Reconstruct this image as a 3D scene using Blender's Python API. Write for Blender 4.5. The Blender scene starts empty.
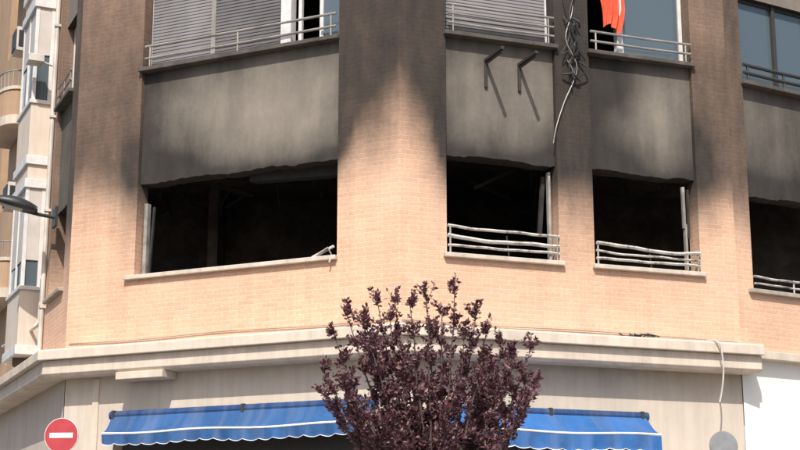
import bpy, bmesh, math, random
from math import radians, cos, sin, exp, pi
from mathutils import Matrix, Vector, noise
random.seed(7)
R=random.random
def U(a,b): return a+(b-a)*R()
scene=bpy.context.scene
COL=scene.collection
# ------------------------------------------------------------ frames
def frame(O,ang): return (Vector((O[0],O[1],0)),ang)
def fmat(F): return Matrix.Translation(F[0])@Matrix.Rotation(radians(F[1]),4,'Z')
def fpt(F,x,y,z): return fmat(F)@Vector((x,y,z))
FA=frame((0,18.1),-25.5); FB=frame((0,18.1),20.5)
bc=fpt(FB,4.95,0,0); FC=frame((bc.x,bc.y),31)
la=fpt(FA,-5.17,0,0); FL=frame((la.x,la.y),-66)
FW=frame((0,0),0)
Z0=4.5; TOP=17.4
SILL=[5.5+3*k for k in range(4)]; HEAD=[6.82+3*k for k in range(4)]
# ------------------------------------------------------------ helpers
def empty(name):
    e=bpy.data.objects.new(name,None); COL.objects.link(e); return e
class MB:
    def __init__(s): s.v=[];s.f=[];s.mi=[];s.so=[]
    def quad(s,a,b,c,d,m=0,so=(0,0,0,0)):
        n=len(s.v); s.v+=[a,b,c,d]; s.so+=list(so); s.f.append((n,n+1,n+2,n+3)); s.mi.append(m)
    def box(s,x0,x1,y0,y1,z0,z1,m=0,so=0):
        n=len(s.v)
        s.v+=[(x0,y0,z0),(x1,y0,z0),(x1,y1,z0),(x0,y1,z0),(x0,y0,z1),(x1,y0,z1),(x1,y1,z1),(x0,y1,z1)]
        s.so+=[so]*8
        for q in ((0,3,2,1),(4,5,6,7),(0,1,5,4),(1,2,6,5),(2,3,7,6),(3,0,4,7)):
            s.f.append(tuple(n+i for i in q)); s.mi.append(m)
    def beam(s,p,q,w,h=None,m=0,so=0):
        h=h or w
        p=Vector(p);q=Vector(q);d=(q-p).normalized()
        up=Vector((0,0,1)) if abs(d.z)<.95 else Vector((0,1,0))
        a=d.cross(up).normalized()*w/2; b=d.cross(a).normalized()*h/2
        n=len(s.v)
        for c in (p,q):
            for t in (-a-b,a-b,a+b,-a+b): s.v.append(tuple(c+t))
        s.so+=[so]*8
        for f in ((0,1,2,3),(7,6,5,4),(0,4,5,1),(1,5,6,2),(2,6,7,3),(3,7,4,0)):
            s.f.append(tuple(n+i for i in f)); s.mi.append(m)
    def tube(s,pts,r,m=0,n=8,so=0,closed=True):
        pts=[Vector(p) for p in pts]
        rs=r if isinstance(r,(list,tuple)) else [r]*len(pts)
        base=len(s.v); pa=None
        for i,p in enumerate(pts):
            d=(pts[min(i+1,len(pts)-1)]-pts[max(i-1,0)]).normalized()
            if pa is None:
                up=Vector((0,0,1)) if abs(d.z)<.9 else Vector((1,0,0))
                a=d.cross(up).normalized()
            else:
                a=(pa-d*pa.dot(d)).normalized()
            pa=a; b=d.cross(a)
            for k in range(n):
                t=2*pi*k/n; s.v.append(tuple(p+(a*cos(t)+b*sin(t))*rs[i])); s.so.append(so)
        for i in range(len(pts)-1):
            for k in range(n):
                k2=(k+1)%n
                s.f.append((base+i*n+k,base+i*n+k2,base+(i+1)*n+k2,base+(i+1)*n+k)); s.mi.append(m)
        s.f.append(tuple(base+k for k in range(n))[::-1]); s.mi.append(m)
        e=base+(len(pts)-1)*n
        s.f.append(tuple(e+k for k in range(n))); s.mi.append(m)
    def obj(s,name,mats,F=FW,parent=None,bevel=0,smooth=False):
        me=bpy.data.meshes.new(name); me.from_pydata([tuple(v) for v in s.v],[],s.f)
        for m in mats: me.materials.append(m)
        me.polygons.foreach_set('material_index',s.mi)
        at=me.attributes.new('soot','FLOAT','POINT'); at.data.foreach_set('value',[float(x) for x in s.so])
        if smooth: me.polygons.foreach_set('use_smooth',[True]*len(s.f))
        me.update()
        o=bpy.data.objects.new(name,me); COL.objects.link(o); o.matrix_world=fmat(F)
        if parent: o.parent=parent
        if bevel:
            b=o.modifiers.new('b','BEVEL'); b.width=bevel; b.segments=2; b.limit_method='ANGLE'
        return o
# ------------------------------------------------------------ materials
class NT:
    def __init__(s,name):
        s.m=bpy.data.materials.new(name); s.m.use_nodes=True; s.t=s.m.node_tree; s.n=s.t.nodes
        s.b=s.n['Principled BSDF']
    def node(s,t,**k):
        n=s.n.new(t)
        for a,b in k.items(): setattr(n,a,b)
        return n
    def l(s,a,b): s.t.links.new(a,b)
    def noise(s,vec,scale,detail=4,rough=.55):
        n=s.node('ShaderNodeTexNoise'); n.inputs['Scale'].default_value=scale; n.inputs['Detail'].default_value=detail; n.inputs['Roughness'].default_value=rough
        if vec: s.l(vec,n.inputs['Vector'])
        return n.outputs['Fac']
    def ramp(s,f,stops):
        n=s.node('ShaderNodeValToRGB'); e=n.color_ramp.elements
        while len(e)<len(stops): e.new(.5)
        for i,(p,c) in enumerate(stops): e[i].position=p; e[i].color=(c[0],c[1],c[2],1) if isinstance(c,(tuple,list)) else (c,c,c,1)
        s.l(f,n.inputs[0]); return n.outputs[0]
    def mix(s,f,a,b,mode='MIX'):
        n=s.node('ShaderNodeMix',data_type='RGBA',blend_type=mode)
        for i,v in ((0,f),(6,a),(7,b)):
            if hasattr(v,'links'): s.l(v,n.inputs[i])
            elif isinstance(v,(tuple,list)): n.inputs[i].default_value=(v[0],v[1],v[2],1)
            else: n.inputs[i].default_value=v
        return n.outputs[2]
    def math(s,op,a,b=0,clamp=False):
        n=s.node('ShaderNodeMath',operation=op); n.use_clamp=clamp
        for i,v in enumerate((a,b)):
            if hasattr(v,'links'): s.l(v,n.inputs[i])
            else: n.inputs[i].default_value=v
        return n.outputs[0]
    def coord(s): return s.node('ShaderNodeTexCoord').outputs['Object']
    def bump(s,h,st=.3,d=.01):
        n=s.node('ShaderNodeBump'); n.inputs['Strength'].default_value=st; n.inputs['Distance'].default_value=d
        s.l(h,n.inputs['Height']); s.l(n.outputs[0],s.b.inputs['Normal'])
    def soot(s,col,vec,dark=(.022,.0185,.0165)):
        a=s.node('ShaderNodeAttribute',attribute_name='soot').outputs['Fac']
        mp=s.node('ShaderNodeMapping'); mp.inputs['Scale'].default_value=(3.4,3.4,.75); s.l(vec,mp.inputs[0])
        n1=s.noise(vec,2.2,6,.65); n2=s.noise(vec,14,3); n3=s.noise(mp.outputs[0],1.2,5,.6)
        v=s.math('ADD',s.math('MULTIPLY',s.math('SUBTRACT',n1,.5),.42),s.math('MULTIPLY',s.math('SUBTRACT',n2,.5),.2))
        v=s.math('ADD',v,s.math('MULTIPLY',s.math('SUBTRACT',n3,.5),.62))
        w=s.math('MULTIPLY',s.math('MULTIPLY',a,s.math('SUBTRACT',1.06,a)),2.6)
        f=s.math('ADD',a,s.math('MULTIPLY',v,w),clamp=True)
        return s.mix(f,col,dark)
def brick_mat(name,c1,c2,mortar,rw=.062):
    M=NT(name); co=M.coord(); sep=M.node('ShaderNodeSeparateXYZ'); M.l(co,sep.inputs[0])
    cb=M.node('ShaderNodeCombineXYZ'); M.l(M.math('ADD',sep.outputs[0],sep.outputs[1]),cb.inputs[0]); M.l(sep.outputs[2],cb.inputs[1])
    w=M.noise(co,1.3,2)
    off=M.node('ShaderNodeCombineXYZ'); M.l(M.math('MULTIPLY',M.math('SUBTRACT',w,.5),.014),off.inputs[1])
    ad=M.node('ShaderNodeVectorMath',operation='ADD'); M.l(cb.outputs[0],ad.inputs[0]); M.l(off.outputs[0],ad.inputs[1])
    b=M.node('ShaderNodeTexBrick'); M.l(ad.outputs[0],b.inputs['Vector'])
    b.inputs['Scale'].default_value=1; b.inputs['Brick Width'].default_value=.25; b.inputs['Row Height'].default_value=rw
    b.inputs['Mortar Size'].default_value=.006; b.inputs['Mortar Smooth'].default_value=.5; b.inputs['Bias'].default_value=-.1
    b.inputs['Color1'].default_value=(*c1,1); b.inputs['Color2'].default_value=(*c2,1); b.inputs['Mortar'].default_value=(*mortar,1)
    st=M.ramp(M.noise(co,.9,6,.65),[(.3,(.90,.88,.87)),(.7,1.06)])
    mp=M.node('ShaderNodeMapping'); mp.inputs['Scale'].default_value=(6,6,.5); M.l(co,mp.inputs[0])
    st2=M.ramp(M.noise(mp.outputs[0],1.0,4),[(.35,.94),(.65,1.03)])
    c=M.mix(1,M.mix(1,b.outputs['Color'],st,'MULTIPLY'),st2,'MULTIPLY')
    c=M.mix(1,c,M.ramp(M.noise(co,22,3),[(.3,.90),(.7,1.08)]),'MULTIPLY')
    c=M.mix(M.ramp(M.noise(co,.55,5,.6),[(.45,0),(.75,.35)]),c,(.72,.54,.42))
    M.l(M.soot(c,co),M.b.inputs['Base Color'])
    M.b.inputs['Roughness'].default_value=.9
    h=M.math('ADD',M.math('MULTIPLY',b.outputs['Fac'],-1),M.math('MULTIPLY',M.noise(co,60,3),.4))
    M.bump(h,.4,.005); return M.m
def plaster(name,col,var=.15,scale=1.5,rough=.9,soot=True,bump=.25,streak=True,drip=.90):
    M=NT(name); co=M.coord()
    c=M.mix(1,col,M.ramp(M.noise(co,scale,6,.65),[(.3,1-var),(.7,1+var*.6)]),'MULTIPLY')
    if streak:
        mp=M.node('ShaderNodeMapping'); mp.inputs['Scale'].default_value=(7,7,.6); M.l(co,mp.inputs[0])
        c=M.mix(1,c,M.ramp(M.noise(mp.outputs[0],1.3,5,.6),[(.3,drip),(.62,1.03)]),'MULTIPLY')
    if soot: c=M.soot(c,co)
    M.l(c,M.b.inputs['Base Color']); M.b.inputs['Roughness'].default_value=rough
    M.bump(M.noise(co,45,5,.7),bump,.006); return M.m
def simple(name,col,rough=.5,metal=0,var=.12,scale=8,bump=0):
    M=NT(name); co=M.coord()
    c=M.mix(1,col,M.ramp(M.noise(co,scale,4,.6),[(.3,1-var),(.7,1+var)]),'MULTIPLY')
    M.l(c,M.b.inputs['Base Color']); M.b.inputs['Roughness'].default_value=rough; M.b.inputs['Metallic'].default_value=metal
    if bump: M.bump(M.noise(co,scale*4,4),bump,.01)
    return M.m
BR=brick_mat('salmon_brick',(.70,.44,.30),(.63,.385,.26),(.72,.53,.395))
BR2=plaster('ochre_render',(.46,.31,.20),.15,1.4)
STU=plaster('grey_render',(.35,.305,.255),.10,1.8,drip=.95)
CREAM=plaster('cream_stone',(.63,.54,.45),.16,2.6,drip=.86)
GCREAM=plaster('ground_floor_render',(.60,.52,.44),.10,1.2,drip=.90)
WHITE=plaster('white_paint_wall',(.80,.78,.74),.05,1.0,streak=False)
SILLM=plaster('sill_stone',(.60,.52,.44),.16,5,drip=.8)
CHAR=NT('charred_interior'); co=CHAR.coord()
CHAR.l(CHAR.ramp(CHAR.noise(co,1.6,8,.7),[(.3,(.03,.026,.025)),(.5,(.07,.058,.052)),(.72,(.15,.125,.108))]),CHAR.b.inputs['Base Color'])
CHAR.b.inputs['Roughness'].default_value=.95; CHAR.bump(CHAR.noise(co,9,6,.7),.8,.05); CHAR=CHAR.m
CHB=simple('charred_wood',(.03,.026,.024),.9,0,.4,6)
ASH=NT('ashy_metal'); co=ASH.coord()
ASH.l(ASH.ramp(ASH.noise(co,5,6,.75),[(.36,(.08,.07,.06)),(.46,(.42,.39,.36)),(.7,(.70,.66,.62))]),ASH.b.inputs['Base Color'])
ASH.b.inputs['Roughness'].default_value=.8; ASH=ASH.m
BFR=simple('scorched_frame',(.30,.28,.26),.8,0,.45,4)
ROOM=simple('room_paint',(.25,.23,.2),.9)
ALU=simple('white_window_frame',(.62,.61,.6),.45)
RAIL=simple('grey_rail',(.30,.275,.255),.5,.2,.3,3)
DRAIL=simple('dark_rail',(.04,.037,.035),.6)
SHUT=simple('roller_shutter',(.215,.205,.21),.6,0,.22,1.4)
SHUT2=simple('roller_shutter_dirty',(.14,.132,.135),.6,0,.25,1.4)
BLIND=simple('cream_blind',(.48,.45,.42),.7,0,.1,3)
RUST=simple('bracket_steel',(.035,.028,.024),.7)
CABLE=simple('cable_black',(.02,.02,.02),.6)
WCAB=simple('pipe_white',(.55,.51,.46),.5,0,.2,3)
g=NT('window_glass'); g.b.inputs['Base Color'].default_value=(.085,.115,.135,1); g.b.inputs['Roughness'].default_value=.08; g.b.inputs['Specular IOR Level'].default_value=.9
gc=g.coord(); g.bump(g.noise(gc,1.2,2),.08,.02); GLASS=g.m
RED=simple('orange_curtain',(.62,.075,.03),.85,0,.2,6)
LAMP=simple('lamp_housing',(.035,.037,.04),.45,.2)
DIFF=simple('lamp_lens',(.35,.36,.36),.2)
# ------------------------------------------------------------ soot functions
def sm(x,a,b):
    t=max(0,min(1,(x-a)/(b-a))); return t*t*(3-2*t)
def fb(x,z,s=1.0,seed=0): return noise.fractal(Vector((x*s+seed,z*s*.6,seed*1.7)),1.0,2.0,4)
def ga(x,z,x0,z0,sx,sz): return exp(-((x-x0)/sx)**2-((z-z0)/sz)**2)
def sA(x,z):
    n=fb(x,z,1.6,3)*.20
    z2=z+n
    if x<-2.5:
        s=.84*sm(z2,5.95,7.2)-.10*sm(z,8.4,9.6)
    else:
        e=min(1,max(0,(-x)/.9))
        s=.97*sm(z2,6.25-.25*e,8.2-.8*e)
    s+=.55*ga(x,z2,-.90,6.95,.22,.55)+.45*ga(x,z2,-4.1,6.6,.28,.7)
    return min(.965,max(0.0,s))
def sB(x,z):
    n=fb(x,z,1.6,9)*.20; z2=z+n
    if x<1.4:
        e=min(1,max(0,x/.65)); s=.97*sm(z2,6.25-.3*e,8.2-.9*e)+.5*ga(x,z2,.64,6.8,.2,.6)
    elif x<3.5: s=.985*sm(z2,5.45,6.75)
    else: s=.86*sm(z2,5.8,7.0)-.1*sm(z,8.3,9)+.35*ga(x,z2,4.4,6.9,.25,.6)
    if 1.4<x<3.5: s=max(s,.25*sm(z2,5.2,5.8))
    return min(.978,max(0,s))
def sC(x,z):
    z2=z+fb(x,z,1.6,15)*.22
    return max(0,min(.96,.86*sm(z2,5.7,7.0)))
def sL(x,z):
    z2=z+fb(x,z,1.6,21)*.25
    return max(0,min(.95,.9*sm(z2,5.2,6.6)*sm(x,-2.4,-1.2)))
def pA(x,z):
    d=z-6.82; n=fb(x,z,.9,31)
    s=.29+.74*exp(-max(0,d)/(.24+.34*sm(-x,1.0,3.8)+.10*n))
    s+=.34*ga(x,z,-4.1,7.6,.8,1.4)+.22*ga(x,z,-.9,7.3,.3,.9)+.32*sm(z,7.7,8.5)+.15*n+.14*sm(-x,1.8,4.2)
    return min(s,.975)
def pB1(x,z):
    d=z-6.82; n=fb(x,z,.9,41)
    s=.37+.62*exp(-max(0,d)/(.42+.1*n))+.36*ga(x,z,.62,7.6,.45,1.4)+.3*ga(x,z,2.25,7.2,.35,.9)+.25*sm(z,7.8,8.5)+.17*n
    return min(s,.975)
def pB2(x,z):
    d=z-6.82; n=fb(x,z,.9,51)
    return min(.975,.42+.56*exp(-max(0,d)/(.38+.1*n))+.52*ga(x,z,2.75,8.0,.75,1.0)+.27*sm(z,7.5,8.5)+.22*ga(x,z,4.4,7.6,.35,1.2)+.17*n)
def pC(x,z):
    d=z-6.82; n=fb(x,z,.9,61)
    return min(.97,.72+.4*exp(-max(0,d)/.3)+.16*n)
def cl(v): return max(0,min(.985,v))
# ------------------------------------------------------------ wall builder
def lin(a,b,step):
    n=max(1,int(math.ceil((b-a)/step))); return [a+(b-a)*i/n for i in range(n+1)]
def wall(name,F,x0,x1,z0,z1,ops,mat,sf,step=.09,depth=.25,y=0,parent=None,zdet=10.5):
    xb=sorted(set([x0,x1]+[o[0] for o in ops]+[o[1] for o in ops])); zb=sorted(set([z0,z1]+[o[2] for o in ops]+[o[3] for o in ops]+([zdet] if z0<zdet<z1 else [])))
    m=MB(); idx={}
    xs=[];zs=[]
    for a,b in zip(xb,xb[1:]): xs+=lin(a,b,step)[:-1]
    xs.append(xb[-1])
    for a,b in zip(zb,zb[1:]): zs+=lin(a,b,step if a<zdet else .6)[:-1]
    zs.append(zb[-1])
    def V(i,j):
        if (i,j) not in idx:
            idx[i,j]=len(m.v); m.v.append((xs[i],y,zs[j])); m.so.append(cl(sf(xs[i],zs[j])))
        return idx[i,j]
    for i in range(len(xs)-1):
        for j in range(len(zs)-1):
            cx=(xs[i]+xs[i+1])/2; cz=(zs[j]+zs[j+1])/2
            if any(o[0]<cx<o[1] and o[2]<cz<o[3] for o in ops): continue
            m.f.append((V(i,j),V(i+1,j),V(i+1,j+1),V(i,j+1))); m.mi.append(0)
    for o in ops:
        for xx in (o[0],o[1]):
            for a,b in zip(*(lambda l:(l,l[1:]))(lin(o[2],o[3],.2))):
                sa,sb=cl(sf(xx,a)),cl(sf(xx,b))
                m.quad((xx,y,a),(xx,y+depth,a),(xx,y+depth,b),(xx,y,b),0,(sa,sa,sb,sb))
        for zz in (o[2],o[3]):
            s0=cl(sf((o[0]+o[1])/2,zz)); m.quad((o[0],y,zz),(o[1],y,zz),(o[1],y+depth,zz),(o[0],y+depth,zz),0,(s0,)*4)
    return m.obj(name,[mat],F,parent)
def sweep(name,path,prof,mat,parent,closed_ends=True,bevel=.008,so=0):
    m=MB(); n=len(path); P=[Vector((p[0],p[1])) for p in path]; offs=[]
    for i in range(n):
        ds=[]
        if i>0: ds.append((P[i]-P[i-1]).normalized())
        if i<n-1: ds.append((P[i+1]-P[i]).normalized())
        ns=[Vector((d.y,-d.x)) for d in ds]
        if len(ns)==2:
            h=(ns[0]+ns[1]).normalized(); offs.append(h/h.dot(ns[0]))
        else: offs.append(ns[0])
    k=len(prof)
    for i in range(n):
        for (o,z) in prof:
            q=P[i]+offs[i]*o; m.v.append((q.x,q.y,z)); m.so.append(so)
    for i in range(n-1):
        for j in range(k):
            j2=(j+1)%k
            m.f.append((i*k+j,(i+1)*k+j,(i+1)*k+j2,i*k+j2)); m.mi.append(0)
    m.f.append(tuple(range(k))); m.mi.append(0); m.f.append(tuple((n-1)*k+j for j in range(k))[::-1]); m.mi.append(0)
    o=m.obj(name,[mat],FW,parent,bevel)
    bm=bmesh.new(); bm.from_mesh(o.data); bmesh.ops.recalc_face_normals(bm,faces=bm.faces); bm.to_mesh(o.data); bm.free()
    return o
B=empty('apartment_building')
top=TOP-.2
wall('brick_wall_a',FA,-5.17,0,Z0,TOP,[(-4.06,-.9,5.44,top)],BR,sA,parent=B)
wall('brick_wall_b',FB,0,4.95,Z0,TOP,[(.64,2.24,5.44,top),(2.76,4.38,5.44,top)],BR,sB,parent=B)
wall('brick_wall_c',FC,0,5.0,Z0-.05,TOP,[(.30,1.9,5.28,top),(2.5,4.1,5.28,top)],BR,sC,parent=B)
wall('brick_wall_l',FL,-6.2,0,Z0,TOP,[(-1.5,-.42,5.44,top)],BR,sL,step=.15,parent=B)
# ------------------------------------------------------------ bay panels, sills
def panel(name,F,x0,x1,z0,z1,pf,rag=0,y=.07,step=.07):
    m=MB(); xs=lin(x0,x1,step); zs=lin(z0,z1,step)
    def zz(i,j):
        z=zs[j]
        if rag:
            w=exp(-(z-z0)/.08); z+= w*rag*(noise.noise(Vector((xs[i]*2.2,z0,5)))*.9+noise.noise(Vector((xs[i]*9,z0,9)))*.4)
        return z
    for i,x in enumerate(xs):
        for j in range(len(zs)):
            z=zz(i,j); m.v.append((x,y,z)); m.so.append(cl(pf(x,z)))
    nz=len(zs)
    for i in range(len(xs)-1):
        for j in range(nz-1):
            m.f.append((i*nz+j,(i+1)*nz+j,(i+1)*nz+j+1,i*nz+j+1)); m.mi.append(0)
        a=m.v[i*nz];b=m.v[(i+1)*nz]
        m.quad(a,(a[0],.3,a[2]),(b[0],.3,b[2]),b,0,(.95,)*4)
    m.quad((x0,y,z1),(x1,y,z1),(x1,.3,z1),(x0,.3,z1),0,(.5,)*4)
    m.quad((x0,.3,z0),(x1,.3,z0),(x1,.3,z1),(x0,.3,z1),0,(.9,)*4)
    return m.obj(name,[STU],F,B)
bays=[('a',FA,-4.06,-.9,pA,0,.14),('b1',FB,.64,2.24,pB1,0,.05),('b2',FB,2.76,4.38,pB2,0,.04),('c1',FC,.30,1.9,pC,-.16,.1),('c2',FC,2.5,4.1,pC,-.16,.1),('l',FL,-1.5,-.42,lambda x,z:.75,0,.08)]
for nm,F,x0,x1,pf,dz,ext in bays:
    for k in range(4):
        s=SILL[k]+dz*(1 if k==0 else .8); h=HEAD[k]+dz*.7
        pz=(lambda x,z,k=k,pf=pf: pf(x,z) if k==0 else .45)
        up=(SILL[k+1]+dz*.8 if k<3 else top+.06)-.06
        panel('panel_%s_%d'%(nm,k),F,x0+.002,x1-.002,h,up,pz,.055 if k==0 else 0)
        m=MB(); e=.03 if k else ext
        m.box(x0-e,x1+(.01 if nm=='a' else .05 if k==0 else .03),-.07,.28,s-.058,s,0,.0 if k==0 else .88)
        if k==0 and nm in('c1','c2','l'): m.so=[.35]*8
        m.obj('sill_%s_%d'%(nm,k),[SILLM],F,B,.008)
# ------------------------------------------------------------ windows
def slats(m,x0,x1,z0,z1,y,mi,p=.048):
    z=z0
    while z<z1-.01:
        zt=min(z+p,z1)
        pr=[(y,z),(y-.009,z+.008),(y-.009,z+p*.82),(y,z+p*.95),(y,zt)]
        for a,b in zip(pr,pr[1:]):
            m.quad((x0,a[0],a[1]),(x1,a[0],a[1]),(x1,b[0],b[1]),(x0,b[0],b[1]),mi)
        z+=p
def sash(m,x0,x1,z0,z1,y,w=.05,glass=True):
    m.box(x0,x0+w,y,y+.05,z0,z1,0); m.box(x1-w,x1,y,y+.05,z0,z1,0)
    m.box(x0+w,x1-w,y+.001,y+.049,z0,z0+w,0); m.box(x0+w,x1-w,y+.001,y+.049,z1-w,z1,0)
    if glass: m.quad((x0+w,y+.025,z0+w),(x1-w,y+.025,z0+w),(x1-w,y+.025,z1-w),(x0+w,y+.025,z1-w),1)
def rail(m,x0,x1,zb,hs,y=-.02,mi=0,r=.014,posts=4):
    for h in hs: m.tube([(x0,y,zb+h),((x0+x1)/2,y,zb+h-.008),(x1,y,zb+h)],r,mi)
    for i in range(posts):
        x=x0+.08+(x1-x0-.16)*i/(posts-1); m.tube([(x,y,zb),(x,y,zb+max(hs))],r*.7,mi,6)
mats=[ALU,GLASS,SHUT,SHUT2,RED,DRAIL,RAIL]
for k in (1,2,3):
    s,h=SILL[k],HEAD[k]
    m=MB()
    sash(m,-4.05,-1.86,s,h,.19,.06); 
    slats(m,-4.02,-3.02,s+.03,h,.165,2); slats(m,-2.95,-1.9,s+.03,h,.165,3); m.box(-3.02,-2.95,.15,.2,s,h,6)
    m.box(-1.86,-1.70,.10,.24,s,h,0); sash(m,-1.62,-1.24,s,h,.17,.05,False); sash(m,-1.24,-.91,s,h,.12,.03)
    rail(m,-4.0,-.93,s,(.13,.31),-.03,6,.019,3)
    m.obj('windows_a_%d'%k,mats,FA,B)
    m=MB()
    sash(m,.65,2.23,s,h,.2,.05); slats(m,.7,2.18,s+.25,h,.17,2); slats(m,.7,2.18,s+.05,s+.25,.17,3)
    rail(m,.66,2.22,s,(.12,.25,.38),-.03,6,.016,2)
    sash(m,3.36,4.37,s,h,.19,.055); m.box(3.27,3.35,.1,.2,s,h,0)
    rail(m,2.78,4.36,s,(.13,.27),-.03,6,.018,2)
    m.obj('windows_b_%d'%k,mats,FB,B)
    m=MB()
    for a in (.31,2.51):
        sash(m,a,a+1.58,s-.13,h-.11,.15,.05); m.box(a+.78,a+.84,.12,.22,s-.13,h-.11,5)
        rail(m,a,a+1.58,s-.13,(.12,.24),-.03,5,.028,3)
    m.obj('windows_c_%d'%k,[DRAIL]+mats[1:],FC,B)
    m=MB(); sash(m,-1.49,-.43,s,h,.18,.05); rail(m,-1.48,-.44,s,(.15,.3),-.03,6,.014,3)
    m.obj('windows_l_%d'%k,mats,FL,B)
m=MB(); nx,nz=26,18
for j in range(nz+1):
    for i in range(nx+1):
        u=i/nx; v=j/nz; z=9.75-.88*v
        x=2.88+.42*u*(1-.35*v)+.12*v+.10*sin(v*3); y=.12+.03*sin(u*22+v*3)-.10*v*v
        m.v.append((x,y,z+.06*sin(u*5)*v)); m.so.append(0)
for j in range(nz):
    for i in range(nx):
        a=j*(nx+1)+i; m.f.append((a,a+1,a+nx+2,a+nx+1)); m.mi.append(0)
m.obj('curtain',[RED],FB,B,smooth=True)
# ------------------------------------------------------------ burnt first floor remains
m=MB()
m.box(-4.03,-3.975,.14,.22,5.5,6.55,2); m.beam((-3.94,.18,5.53),(-3.90,.2,6.5),.03,m=1)
m.beam((-4.0,.17,5.53),(-.95,.2,5.525),.05,.03,m=1)
m.beam((-1.25,-.02,5.5),(-.93,-.03,5.62),.03,m=0); m.tube([(-1.2,-.03,5.52),(-1.0,-.06,5.6),(-.95,-.05,5.5),(-.97,-.08,5.40)],.012,0)
m.beam((-.95,.17,5.5),(-.97,.18,6.7),.04,m=1)
m.obj('burnt_frame_a',[ASH,CHB,BFR],FA,B)
def sagbar(m,x0,x1,z,sag,y,r,mi=0,ph=0,slope=0):
    pts=[]
    for i in range(17):
        t=i/16; pts.append((x0+(x1-x0)*t,y+.010*sin(t*7+ph),z+slope*t-sag*4*t*(1-t)*(0.8+.3*sin(t*5+ph))+.005*sin(t*9+ph)+.003*sin(t*23+ph*3)))
    m.tube(pts,r,mi,6)
m=MB()
for z,sg,r,ph,sl in ((5.60,.0,.018,0,0),(5.73,.035,.027,1,-.03),(5.86,.03,.020,2,-.02)): sagbar(m,.65,2.23,z,sg,-.02,r,0,ph,sl)
m.tube([(.68,-.02,5.5),(.68,-.02,5.86)],.013,2); m.tube([(2.2,-.02,5.5),(2.2,-.02,5.85)],.013,2); m.tube([(1.5,-.02,5.5),(1.47,-.02,5.78)],.010,1)
m.box(2.17,2.205,.15,.21,5.5,6.75,2); m.beam((2.10,.3,5.9),(2.14,.25,6.7),.05,m=1)
m.beam((.68,.18,5.5),(.68,.2,6.8),.05,m=1)
for z,sg,r,ph,sl in ((5.585,.0,.020,0,0),(5.69,.035,.016,2,-.02),(5.80,.04,.025,4,-.04)): sagbar(m,2.78,4.36,z,sg,-.02,r,0,ph,sl)
m.tube([(2.8,-.02,5.5),(2.8,-.02,5.80)],.013,2); m.tube([(4.33,-.02,5.5),(4.33,-.02,5.77)],.013,2); m.tube([(3.6,-.02,5.5),(3.58,-.02,5.7)],.010,1)
m.box(4.26,4.29,.15,.21,5.5,6.2,2); m.beam((4.26,.18,6.15),(4.22,.12,6.72),.04,m=2); m.beam((4.3,.14,6.0),(4.32,.16,6.7),.03,m=1)
m.beam((2.8,.18,5.5),(2.8,.2,6.8),.05,m=1)
m.obj('burnt_rails_b',[ASH,CHB,BFR],FB,B)
m=MB()
for a in (.31,2.51):
    for z,sg,r,ph in ((5.42,.0,.014,0),(5.52,.02,.018,2)): sagbar(m,a,a+1.58,z,sg,-.02,r,0,ph)
    m.tube([(a+.75,-.02,5.34),(a+.75,-.02,5.53)],.012,0)
m.obj('burnt_rails_c',[ASH,CHB],FC,B)
# ------------------------------------------------------------ interior slabs and rooms
def inset(d):
    P=[fpt(FL,-6.2,0,0),fpt(FL,0,0,0),fpt(FA,0,0,0),fpt(FC,0,0,0),fpt(FC,5,0,0)]
    P=[Vector((p.x,p.y)) for p in P]; out=[]
    for i in range(len(P)):
        ds=[]
        if i>0: ds.append((P[i]-P[i-1]).normalized())
        if i<len(P)-1: ds.append((P[i+1]-P[i]).normalized())
        ns=[Vector((-q.y,q.x)) for q in ds]
        h=ns[0] if len(ns)==1 else (ns[0]+ns[1]).normalized()
        out.append(P[i]+h*(d/h.dot(ns[0])))
    return out
BACK=[Vector((9.5,29)),Vector((-6.5,29))]
def slab(name,z0,z1,mat,d=.27):
    P=inset(d)+BACK; m=MB(); n=len(P)
    m.v=[(p.x,p.y,z0) for p in P]+[(p.x,p.y,z1) for p in P]; m.so=[0]*2*n
    m.f.append(tuple(range(n))[::-1]); m.f.append(tuple(range(n,2*n))); m.mi=[0,0]
    for i in range(n):
        j=(i+1)%n; m.f.append((i,j,n+j,n+i)); m.mi.append(0)
    m.obj(name,[mat],FW,B)
slab('floor_slab_1',4.3,4.62,CHAR); slab('floor_slab_2',7.25,7.62,CHAR); slab('floor_slab_3',10.3,10.62,ROOM); slab('floor_slab_4',13.3,13.62,ROOM)
slab('roof_slab',TOP-.1,TOP+.25,GCREAM,-.35)
m=MB()
for z0,z1,mi in ((4.62,7.25,0),(7.62,10.3,1),(10.62,13.3,1),(13.62,TOP-.1,1)):
    m.box(-6.0,8.2,22.6,22.75,z0,z1,mi)
    m.box(-.35,-.23,19.0,22.6,z0,z1,mi)
    m.box(2.45,2.55,20.0,22.6,z0,z1,mi)
m.box(-2.9,-2.75,21.6,22.6,4.62,7.25,0)
m.obj('interior_walls',[CHAR,ROOM],FW,B)
m=MB()
for i in range(12):
    x=U(-4,4.4); yb=18.1+abs(x)*.42+U(1.0,2.6); p=Vector((x,yb,U(6.8,7.25))); q=p+Vector((U(-.9,.9),U(-.3,.5),U(-.35,.05)))
    m.beam(p,q,U(.02,.05),m=0)
for i in range(50):
    x=U(-4,4.4); yb=18.1+abs(x)*.42+U(.5,2.4); m.beam((x,yb,7.25),(x+U(-.08,.08),yb+U(-.05,.05),7.25-U(.1,.6)),U(.008,.022),m=0 if R()<.97 else 1)
for i in range(60):
    x=U(-4,4.4); yb=18.1+abs(x)*.42+U(.6,2.2); s=U(.1,.4); m.beam((x,yb,4.7+U(0,.4)),(x+s,yb+s*U(-.5,1),4.7+U(0,.8)),U(.05,.3),U(.02,.1),m=2)
m.obj('burnt_debris',[CHB,ASH,CHAR],FW,B)
m=MB()
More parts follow.
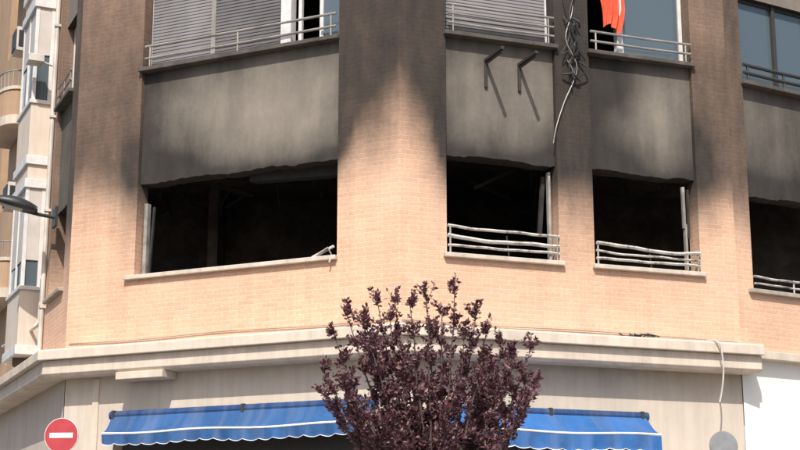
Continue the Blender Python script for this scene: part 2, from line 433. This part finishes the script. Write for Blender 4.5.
m.beam((-2.4,.35,6.80),(-.95,.38,6.74),.16,.16,m=0)
m.obj('fallen_shutter_box',[CHB],FA,B)
# ------------------------------------------------------------ ledges
pL=fpt(FL,-6.2,0,0); pLA=fpt(FL,0,0,0); pAB=fpt(FA,0,0,0); pBC=fpt(FB,5.06,0,0)
path=[(p.x,p.y) for p in (pL,pLA,pAB,pBC)]
sweep('ledge_top',path,[(-.02,4.53),(.37,4.50),(.40,4.48),(.40,4.355),(-.02,4.355)],CREAM,B)
sweep('ledge_lower',path,[(-.02,4.352),(.32,4.352),(.32,4.17),(.28,4.13),(-.02,4.13)],CREAM,B)
pc0=fpt(FC,.02,0,0); pc1=fpt(FC,5,0,0)
sweep('ledge_thin',[(pc0.x,pc0.y),(pc1.x,pc1.y)],[(-.02,4.47),(.16,4.46),(.16,4.35),(-.02,4.35)],CREAM,B)
m=MB(); m.box(-4.05,-3.30,-.335,-.02,4.03,4.128,0); m.obj('ledge_bracket_box',[CREAM],FA,B,.006)
# ------------------------------------------------------------ ground floor
wall('ground_wall_a',FA,-5.15,-.0,0,4.4,[(-4.3,-.42,.0,3.5)],GCREAM,lambda x,z:.03,.6,.3,.02,B)
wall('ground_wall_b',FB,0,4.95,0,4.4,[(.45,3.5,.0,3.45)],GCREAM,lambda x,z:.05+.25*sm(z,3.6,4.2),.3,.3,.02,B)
wall('ground_wall_c',FC,0,5,0,4.4,[(2.6,4.4,0,2.6)],WHITE,lambda x,z:0,.6,.3,.0,B)
wall('ground_wall_l',FL,-6.2,0,0,4.4,[(-3.2,-1.2,0,2.7),(-5.6,-3.8,0,2.7)],GCREAM,lambda x,z:.08,.6,.3,.02,B)
m=MB(); m.box(-4.66,-4.56,-.005,.03,0,4.1,0); m.obj('pillar_joint',[CREAM],FA,B)
for F,a,b,h in ((FA,-4.28,-.44,3.48),(FB,.47,3.48,3.43)):
    mm=MB(); n=4
    for i in range(n):
        w=(b-a)/n; sash(mm,a+w*i+.004,a+w*(i+1)-.004,.3,h-.6,.25,.05)
    mm.box(a,b,.22,.31,0,.297,2); mm.box(a,b,.22,.31,h-.597,h,5)
    mm.obj('shopfront',mats,F,B)
mm=MB(); mm.quad((-3.2,.25,0),(-1.2,.25,0),(-1.2,.25,2.7),(-3.2,.25,2.7),0); mm.quad((-5.6,.25,0),(-3.8,.25,0),(-3.8,.25,2.7),(-5.6,.25,2.7),0); slats(mm,-3.15,-1.25,.05,2.65,.2,0,.09)
mm.obj('garage_shutters',[SHUT],FL,B)
mm=MB(); slats(mm,2.62,4.38,.02,2.58,.2,0,.09); mm.obj('shop_shutter',[SHUT],FC,B)
# ------------------------------------------------------------ fittings on facade
for x in (1.24,1.73):
    m=MB()
    m.box(x-.02,x+.02,.035,.065,7.80,8.20,0); m.box(x-.022,x+.022,-.50,.035,8.155,8.195,0)
    m.box(x-.006,x+.006,-.48,.035,8.11,8.154,0)
    m.obj('air_conditioner_bracket',[RUST],FB,B,.003)
def cable(pts,r=.008,mi=0,n=5):
    P=[Vector(p) for p in pts]; out=[]
    for i in range(len(P)-1):
        a=P[max(i-1,0)];b=P[i];c=P[i+1];d=P[min(i+2,len(P)-1)]
        for k in range(6):
            t=k/6; out.append(.5*((2*b)+(c-a)*t+(2*a-5*b+4*c-d)*t*t+(3*b-a-3*c+d)*t**3))
    out.append(P[-1]); m.tube([tuple(p) for p in out],r,mi,n)
m=MB()
cable([(2.5,-.02,11.4),(2.42,-.05,9.8),(2.52,-.03,9.1),(2.38,-.07,8.6),(2.55,-.05,8.2),(2.35,-.04,7.7),(2.22,-.05,7.35),(2.17,-.04,7.1)],.007,2)
cable([(2.55,-.02,11.4),(2.58,-.04,9.6),(2.45,-.06,8.9),(2.6,-.03,8.45),(2.42,-.08,8.25),(2.48,-.03,7.9)],.012)
cable([(2.40,-.02,10.5),(2.36,-.04,9.3),(2.46,-.04,8.7),(2.3,-.1,8.35),(2.5,-.05,8.5)],.007,0)
for i in range(9):
    z=U(8.2,9.0); x=U(2.35,2.6); cable([(x,-.03,z),(x+U(-.1,.1),-.1,z-U(.05,.2)),(x+U(-.1,.15),-.05,z-U(.1,.3))],U(.008,.018))
for i in range(7):
    x=U(3.05,3.45); cable([(x,-.02,4.60),(x+U(.03,.12),-.05,4.52+U(0,.08)),(x+U(.1,.25),-.02,4.60+U(-.03,.03))],.009)
cable([(4.15,-.02,4.55),(4.22,-.1,4.52),(4.30,-.43,4.50),(4.36,-.44,4.35),(4.38,-.43,4.1),(4.36,-.40,3.85),(4.33,-.38,3.70)],.012,1)
m.obj('hanging_cables',[CABLE,WCAB,RAIL],FB,B)
m=MB(); cable([(-5.1,-.015,4.62),(-4,-.02,4.60),(-2.6,-.02,4.625),(-1.2,-.02,4.60),(-.02,-.02,4.615)],.007); m.obj('facade_cable',[RAIL],FA,B)
m=MB(); cable([(.02,-.015,4.60),(1.2,-.02,4.585),(2.6,-.02,4.60),(4.9,-.02,4.57)],.007); m.obj('facade_cable',[RAIL],FB,B)
# ------------------------------------------------------------ L facade bay (glazed gallery), fittings
m=MB(); xa,xb_,yo=-3.35,-2.15,-.34
for k in range(4):
    b=4.75+3*k
    m.box(xa,xb_,yo,-.0,b,b+.14,0); m.box(xa+.03,xb_-.03,yo+.03,-.0,b+.14,b+1.0,1); m.box(xa,xb_,yo,-.0,b+1.0,b+1.06,0)
    for i in range(3):
        x=xa+.03+i*(xb_-xa-.12)/2; m.box(x,x+.06,yo+.03,yo+.09,b+1.06,b+2.62,0)
    m.box(xb_-.089,xb_-.031,-.06,-.0,b+1.06,b+2.62,0)
    m.quad((xa+.1,yo+.06,b+1.06),(xb_-.1,yo+.06,b+1.06),(xb_-.1,yo+.06,b+2.62),(xa+.1,yo+.06,b+2.62),2)
    m.quad((xb_-.06,yo+.06,b+1.06),(xb_-.06,0,b+1.06),(xb_-.06,0,b+2.62),(xb_-.06,yo+.06,b+2.62),2)
    bl=(1.15,.8,1.4,.9)[k]
    m.box(xa+.1,xb_-.1,yo+.045,yo+.055,b+2.62-bl,b+2.62,3)
    m.box(xb_-.05,xb_-.038,yo+.09,-.06,b+2.62-bl,b+2.62,3)
    m.box(xa,xb_,yo,-.0,b+2.62,b+2.76,0)
    m.box(xa+.04,xb_-.04,yo+.04,-.0,b+2.76,b+3.0,1)
m.obj('glazed_gallery',[ALU,GCREAM,GLASS,BLIND],FL,B,.005)
m=MB(); m.tube([(-1.9,0,9.3),(-1.9,-.25,9.36)],.02,0); m.box(-2.0,-1.72,-.46,-.22,9.30,9.42,0); m.obj('floodlight',[WCAB],FL,B,.01)
m=MB(); m.tube([(-2.0,-.02,5.9),(-2.0,-.03,5.25),(-2.0,-.1,5.15)],.025,0); m.tube([(-3.6,-.3,5.05),(-2.2,-.12,5.12),(-1.7,-.06,5.16)],.025,0); m.obj('wall_pipe',[WCAB],FL,B)
m=MB(); m.tube([(-1.72,-.05,4.6),(-1.72,-.05,12.5)],.035,0,8)
for z in (5.4,6.9,8.4,9.9,11.4): m.box(-1.77,-1.67,-.09,0,z,z+.04,0)
m.obj('drain_pipe',[WCAB],FL,B)
# ------------------------------------------------------------ neighbour building
N=empty('apartment_building')
nw=[-4.75,-6.6,-9.1,-11.6,-14.1,-16.6]
wall('neighbour_wall',FL,-22,-3.7,4.6,15.5,[(x,x+.9,z,z+1.9) for x in nw for z in (4.9,7.9,10.9)],BR2,lambda x,z:.12+.2*fb(x,z,1,77),.5,.25,-.07,N,zdet=15.4)
wall('neighbour_ground_wall',FL,-22,-6.2,0,4.6,[],BR2,lambda x,z:.1,1.,.25,-.07,N)
m=MB(); m.quad((-3.7,-.07,4.6),(-3.7,.1,4.6),(-3.7,.1,15.5),(-3.7,-.07,15.5),0); m.obj('neighbour_wall_edge',[BR2],FL,N)
m=MB()
for x in nw:
    for z in (4.9,7.9,10.9):
        sash(m,x+.01,x+.89,z+.01,z+1.89,.1,.06)
        if (x*7+z)%2<1.2: slats(m,x+.07,x+.83,z+.9,z+1.85,.08,2,.07)
m.obj('neighbour_windows',[ALU,GLASS,BLIND],FL,N)
for x in (-4.9,-9,-13.5):
    for z in (5.95,8.95,11.9):
        m=MB(); n=16; ring=[]
        for i in range(n+1):
            t=pi*i/n; ring.append((x+.85*cos(pi-t),-.07-.46*sin(t)**.6))
        for (ra,za,zb,mi) in ((1,z,z+.16,0),(.97,z+.16,z+.62,1),(1,z+.62,z+.68,0)):
            P=[((q[0]-x)*ra+x,(q[1]+.07)*ra-.07) for q in ring]; b=len(m.v)
            m.v+=[(p[0],p[1],za) for p in P]+[(p[0],p[1],zb) for p in P]; m.so+=[0.1]*(2*len(P)); L=len(P)
            for i in range(L-1): m.f.append((b+i,b+i+1,b+L+i+1,b+L+i)); m.mi.append(mi)
            m.f.append(tuple(b+i for i in range(L))[::-1]); m.mi.append(mi); m.f.append(tuple(b+L+i for i in range(L))); m.mi.append(mi)
        for i in range(1,n): m.tube([(ring[i][0],ring[i][1]*.97,z+.68),(ring[i][0],ring[i][1]*.97,z+.95)],.009,2,5)
        m.tube([(q[0],q[1]*.97,z+.95) for q in ring],.014,2,6)
        m.obj('rounded_balcony',[CREAM,BR2,RAIL],FL,N)
for (x,z) in ((-4.15,10.15),(-4.1,7.4)):
    m=MB(); m.box(x,x+.42,-.36,-.08,z,z+.42,0); m.box(x+.03,x+.39,-.38,-.361,z+.04,z+.38,1); m.box(x+.421,x+.425,-.33,-.12,z+.06,z+.36,1); m.obj('air_conditioner',[WCAB,LAMP],FL,N,.01)
# ------------------------------------------------------------ awnings
def cloth(name,col):
    M=NT(name); co=M.coord()
    c=M.mix(1,col,M.ramp(M.noise(co,2.0,5,.6),[(.3,.72),(.7,1.15)]),'MULTIPLY')
    mp=M.node('ShaderNodeMapping'); mp.inputs['Scale'].default_value=(5,.5,.8); M.l(co,mp.inputs[0])
    c=M.mix(M.ramp(M.noise(mp.outputs[0],1.2,5,.6),[(.45,0),(.8,.4)]),c,(.17,.21,.29))
    M.l(c,M.b.inputs['Base Color']); M.b.inputs['Roughness'].default_value=.8
    M.bump(M.noise(co,6,3),.3,.03); return M.m
BLUE=cloth('blue_canvas',(.022,.125,.37)); BLUE2=cloth('faded_navy_canvas',(.018,.085,.24)); BLUED=cloth('blue_canvas_dark',(.010,.045,.15)); WPIPE=simple('white_trim',(.70,.71,.72),.7)
def awning(F,x0,x1,zt,zb,out,val,MAT):
    E=empty('awning'); m=MB(); nx=int((x1-x0)/.05); 
    def surf(x,v):
        y=-.14-(out-.14)*v; z=zt-(zt-zb)*v-.04*sin(v*pi)-.014*sin(x*9+v*2)*sin(v*pi)-.012*sin(x*3.3+1)*v
        return (x,y,z)
    nv=8; xs=[x0+(x1-x0)*i/nx for i in range(nx+1)]
    for i,x in enumerate(xs):
        for j in range(nv+1): m.v.append(surf(x,j/nv)); m.so.append(0)
    for i in range(nx):
        for j in range(nv):
            a=i*(nv+1)+j; m.f.append((a,a+nv+1,a+nv+2,a+1)); m.mi.append(0)
    m.obj('canvas',[MAT],F,E,smooth=True)
    m=MB(); nx2=int((x1-x0)/.02); xs=[x0+(x1-x0)*i/nx2 for i in range(nx2+1)]; rows=5
    for i,x in enumerate(xs):
        a=surf(x,1); ln=val+.024*abs(sin(pi*(x-x0)/.22))+.02*noise.noise(Vector((x*1.7,3,1))); wv=.018*sin(x*13)+.012*sin(x*29)
        for j in range(rows+1):
            t=j/rows; m.v.append((x,a[1]-.012+wv*t,a[2]-.03-ln*t*.95)); m.so.append(0)
        m.v.append((x,a[1]-.016+wv,a[2]-.03-ln)); m.so.append(0)
    rr=rows+2
    for i in range(nx2):
        for j in range(rows+1):
            a=i*rr+j; m.f.append((a,a+rr,a+rr+1,a+1)); m.mi.append(1 if j==rows else 0)
    m.obj('valance',[MAT,WPIPE],F,E,smooth=True)
    m=MB(); n=24
    P=[surf(x0+(x1-x0)*i/n,1) for i in range(n+1)]
    m.tube([(p[0],p[1],p[2]-.012) for p in P],.015,1,10)
    m.tube([(x0-.05,-.09,zt+.02),(x1+.05,-.09,zt+.02)],.06,0,12)
    a=P[0]
    for x in (x0+.25,(x0+x1)/2,x1-.25): m.beam((x,-.02,zt-.12),(x,a[1]+.02,a[2]-.03),.03,m=2)
    for x in (x0+.02,(x0+x1)/2+.1,x1-.05): m.box(x-.02,x+.02,-.16,.02,zt-.06,zt+.082,2)
    m.obj('roller_and_arms',[BLUED,WPIPE,DRAIL],F,E)
    return E
awning(FA,-4.22,-.32,3.56,3.33,.34,.12,BLUE2)
awning(FB,.42,3.36,3.48,3.24,.50,.18,BLUE)
# ------------------------------------------------------------ street lamp on L wall
S=empty('street_lamp'); m=MB()
m.box(-1.32,-1.08,-.04,-.0,6.55,6.85,0)
m.tube([(-1.2,-.03,6.7),(-1.2,-.25,6.72),(-1.2,-.5,6.76)],.028,0,8)
m.obj('arm',[LAMP],FL,S)
m=MB(); n=14; L=13
for i in range(L):
    t=i/(L-1); y=-.30-.66*t; w=.05+.125*sin(pi*min(1,t*.93+.12))**.7; hu=.035+.10*sin(pi*min(1,t*.9+.13))**.8; hd=.03+.035*sin(pi*t)
    if i==L-1: w*=.35;hu*=.35;hd*=.4
    zc=6.76+.14*t
    for k in range(n):
        a=2*pi*k/n; m.v.append((-1.2+w*cos(a),y,zc+(hu if sin(a)>0 else hd)*sin(a))); m.so.append(0)
for i in range(L-1):
    for k in range(n):
        k2=(k+1)%n; m.f.append((i*n+k,i*n+k2,(i+1)*n+k2,(i+1)*n+k)); m.mi.append(1 if (k in(9,10,11) and 3<i<10) else 0)
m.f.append(tuple(range(n))); m.mi.append(0); m.f.append(tuple((L-1)*n+k for k in range(n))); m.mi.append(0)
m.obj('lamp_head',[LAMP,DIFF],FL,S,smooth=True)
# ------------------------------------------------------------ signs
SR=simple('sign_red',(.42,.04,.05),.5,0,.15,5); SW=simple('sign_white',(.72,.70,.68),.5,0,.05); SG=simple('galvanised',(.33,.33,.34),.45,.5)
def disc(m,c,r,y0,y1,mi,n=40):
    b=len(m.v)
    for y in (y0,y1):
        for k in range(n): t=2*pi*k/n; m.v.append((c[0]+r*cos(t),y,c[1]+r*sin(t))); m.so.append(0)
    for k in range(n): k2=(k+1)%n; m.f.append((b+k,b+k2,b+n+k2,b+n+k)); m.mi.append(mi)
    m.f.append(tuple(b+k for k in range(n))); m.mi.append(mi); m.f.append(tuple(b+n+k for k in range(n))[::-1]); m.mi.append(mi)
E=empty('no_entry_sign'); m=MB(); disc(m,(0,3.2),.218,0,.02,1); disc(m,(0,3.2),.210,-.004,-.001,0); m.box(-.15,.15,-.009,-.005,3.168,3.232,1)
m.tube([(0,.05,0),(0,.05,3.36)],.03,2,12); m.box(-.05,.05,.021,.085,3.08,3.12,2); m.box(-.05,.05,.021,.085,3.28,3.32,2)
m.obj('sign_and_pole',[SR,SW,SG],frame((-4.24,18.5),-6),E,.001)
E=empty('round_traffic_sign'); m=MB(); disc(m,(0,2.95),.17,0,.015,1); disc(m,(0,2.95),.16,-.006,-.002,0); m.tube([(0,.04,0),(0,.04,3.0)],.022,0,12); m.box(-.06,.06,.016,.06,2.89,2.92,0)
m.obj('sign_and_pole',[SG,BFR],frame((3.72,17.0),10),E,.001)
# ------------------------------------------------------------ plum tree
T=empty('plum_tree')
random.seed(21)
BARK=simple('bark',(.09,.07,.06),.9,0,.3,20,.5)
lf=NT('purple_leaves'); at=lf.node('ShaderNodeAttribute',attribute_name='soot').outputs['Fac']
c=lf.ramp(at,[(0,(.05,.018,.030)),(.45,(.125,.055,.072)),(.8,(.22,.12,.13)),(1,(.34,.20,.18))])
lf.l(c,lf.b.inputs['Base Color']); lf.b.inputs['Roughness'].default_value=.5
tr=lf.node('ShaderNodeBsdfTranslucent'); tr.inputs[0].default_value=(.26,.07,.075,1); ms=lf.node('ShaderNodeMixShader'); ms.inputs[0].default_value=.25
lf.l(lf.b.outputs[0],ms.inputs[1]); lf.l(tr.outputs[0],ms.inputs[2]); lf.l(ms.outputs[0],lf.n['Material Output'].inputs[0]); LEAF=lf.m
wood=MB(); leaves=MB()
base=Vector((.36,14.0,.13)); fork=Vector((.33,14.0,1.95))
wood.tube([base,base+Vector((.01,0,.1)),base+Vector((-.03,.02,.9)),fork],[.10,.075,.065,.06],0,12)
def leaf(p,d):
    s=U(.014,.031); d=d.normalized(); a=Vector((U(-1,1),U(-1,1),U(-1,1))); w=d.cross(a)
    if w.length<.01: return
    w=w.normalized()*s*.55; nn=d.cross(w).normalized()*s*.22; n=len(leaves.v); c=R()**1.3
    leaves.v+=[tuple(p),tuple(p+d*s*.9+w+nn),tuple(p+d*s*2),tuple(p+d*s*.9-w+nn)]; leaves.so+=[c]*4
    leaves.f+=[(n,n+1,n+2),(n,n+2,n+3)]; leaves.mi+=[0,0]
def twig(p,d,ln,r,nl):
    pts=[p]; q=p.copy(); dd=d.normalized(); st=6
    for i in range(st):
        dd=(dd+Vector((U(-.16,.16),U(-.16,.16),U(0,.16)))).normalized(); q=q+dd*ln/st; pts.append(q.copy())
    wood.tube(pts,[r*(1-.8*i/st) for i in range(st+1)],0,4)
    for i in range(nl):
        t=U(.08,1)*st; k=min(int(t),st-1); pp=pts[k].lerp(pts[k+1],t-k)
        leaf(pp+Vector((U(-1,1),U(-1,1),U(-1,1)))*.02,dd*.5+Vector((U(-1,1),U(-1,1),U(-.6,.8))))
spec=[(-.80,3.98),(-.66,3.92),(-.52,4.08),(-.34,4.10),(-.20,3.98),(-.04,4.08),(.12,3.96),(.22,4.14),(.40,3.88),(.50,3.72),(.68,3.60),(.78,3.48),(.98,3.66),(.92,3.36),(.92,3.2),(-.92,3.72),(-.90,3.52),(-1.0,3.35),(-1.0,3.18),(-.90,3.02),(.84,3.05),(.78,2.9),(-.68,2.92),(.60,2.75),(-.4,3.9),(0,3.8),(.3,3.7),(-.2,3.5),(.1,3.4),(-.55,3.55),(.5,3.3),(-.3,3.1),(.2,3.05)]
for i,(x,z) in enumerate(spec+[(U(-.82,.76),U(2.8,3.85)) for _ in range(22)]):
    w=sm(4.4-z,0,1.0)
    tip=Vector((.30+x,14.0+U(-.75,.75)*(.35+.65*w),z))
    c1=fork.lerp(tip,.45)+Vector((x*.18,0,-.06)); pts=[]
    for k in range(9):
        t=k/8; pts.append(fork*(1-t)**2+c1*2*t*(1-t)+tip*t*t+Vector((U(-.015,.015),U(-.015,.015),0)))
    wood.tube(pts,[.018*(1-.85*k/8)+.002 for k in range(9)],0,5)
    for k in range(3,9):
        d0=(pts[k]-pts[k-1]).normalized()
        for _ in range(3):
            d=(d0*.8+Vector((U(-.9,.9),U(-.9,.9),U(0,.7)))).normalized()
            twig(pts[k],d,U(.14,.34)*(1-.05*k),.0035,int(U(20,46)))
    for _ in range(70):
        t=U(.5,1)*8; k=min(int(t),7); leaf(pts[k].lerp(pts[k+1],t-k),Vector((U(-1,1),U(-1,1),U(-.3,1))))
wood.obj('trunk_and_branches',[BARK],FW,T,smooth=True); leaves.obj('leaves',[LEAF],FW,T)
# ------------------------------------------------------------ ground
ASP=simple('asphalt',(.05,.05,.052),.9,0,.2,3,.4); PAV=plaster('paving',(.36,.32,.28),.12,3,soot=False,streak=False); KERB=simple('kerb_stone',(.34,.32,.30),.9)
def sheet(name,pts,z,mat):
    m=MB(); m.v=[(x,y,z) for x,y in pts]; m.so=[0]*len(pts); m.f=[tuple(range(len(pts)))]; m.mi=[0]; return m.obj(name,[mat],FW)
sheet('ground',[(-600,-600),(600,-600),(600,600),(-600,600)],0,simple('ground_soil',(.16,.14,.12),.95,0,.2,.5))
sheet('road',[(-80,-8),(80,-8),(80,60),(-80,60)],.004,ASP)
P=[fpt(FL,-22,-2.2,0),fpt(FL,.9,-2.2,0),fpt(FA,.3,-5.2,0),fpt(FC,1,-5.0,0),fpt(FC,30,-5,0),fpt(FC,30,12,0),Vector((-10,40,0))]
m=MB(); n=len(P); m.v=[(p.x,p.y,.004) for p in P]+[(p.x,p.y,.13) for p in P]; m.so=[0]*2*n; m.f=[tuple(range(n,2*n))]+[(i,(i+1)%n,n+(i+1)%n,n+i) for i in range(n)]; m.mi=[0]*(n+1)
m.obj('pavement',[PAV],FW)
sweep('kerb',[(p.x,p.y) for p in P[:5]],[(-.14,.136),(.012,.136),(.012,.008),(-.14,.008)],KERB,None,bevel=.01)
m=MB()
for i in range(-6,7): m.box(i*1.0-.25,i*1.0+.25,8.6,11.4,.005,.009,0)
m.obj('zebra_crossing',[simple('road_paint',(.7,.7,.68),.8,0,.2,6)],FW)
# ------------------------------------------------------------ light, camera
el,az=49,6
to=Vector((-sin(radians(az))*cos(radians(el)),-cos(radians(az))*cos(radians(el)),sin(radians(el))))
W=bpy.data.worlds.new('World'); scene.world=W; W.use_nodes=True; nt=W.node_tree
sk=nt.nodes.new('ShaderNodeTexSky'); sk.sky_type='NISHITA'; sk.sun_disc=False; sk.sun_elevation=radians(el); sk.sun_rotation=math.atan2(to.x,to.y); sk.dust_density=3
nt.links.new(sk.outputs[0],nt.nodes['Background'].inputs[0]); nt.nodes['Background'].inputs[1].default_value=.15
sd=bpy.data.lights.new('sun','SUN'); sd.energy=5.0; sd.angle=radians(.5); sd.color=(1,.945,.86); so=bpy.data.objects.new('sun',sd); COL.objects.link(so)
so.rotation_euler=(-to).to_track_quat('-Z','Y').to_euler(); so.location=(-5,-5,20)
cd=bpy.data.cameras.new('camera'); cd.lens=66.06; cd.sensor_width=36; cd.clip_end=3000; cam=bpy.data.objects.new('camera',cd); COL.objects.link(cam)
cam.location=(0,0,1.6); cam.rotation_euler=(radians(103.1),0,0); scene.camera=cam
scene.view_settings.view_transform='Standard'; scene.view_settings.look='None'; scene.view_settings.exposure=0
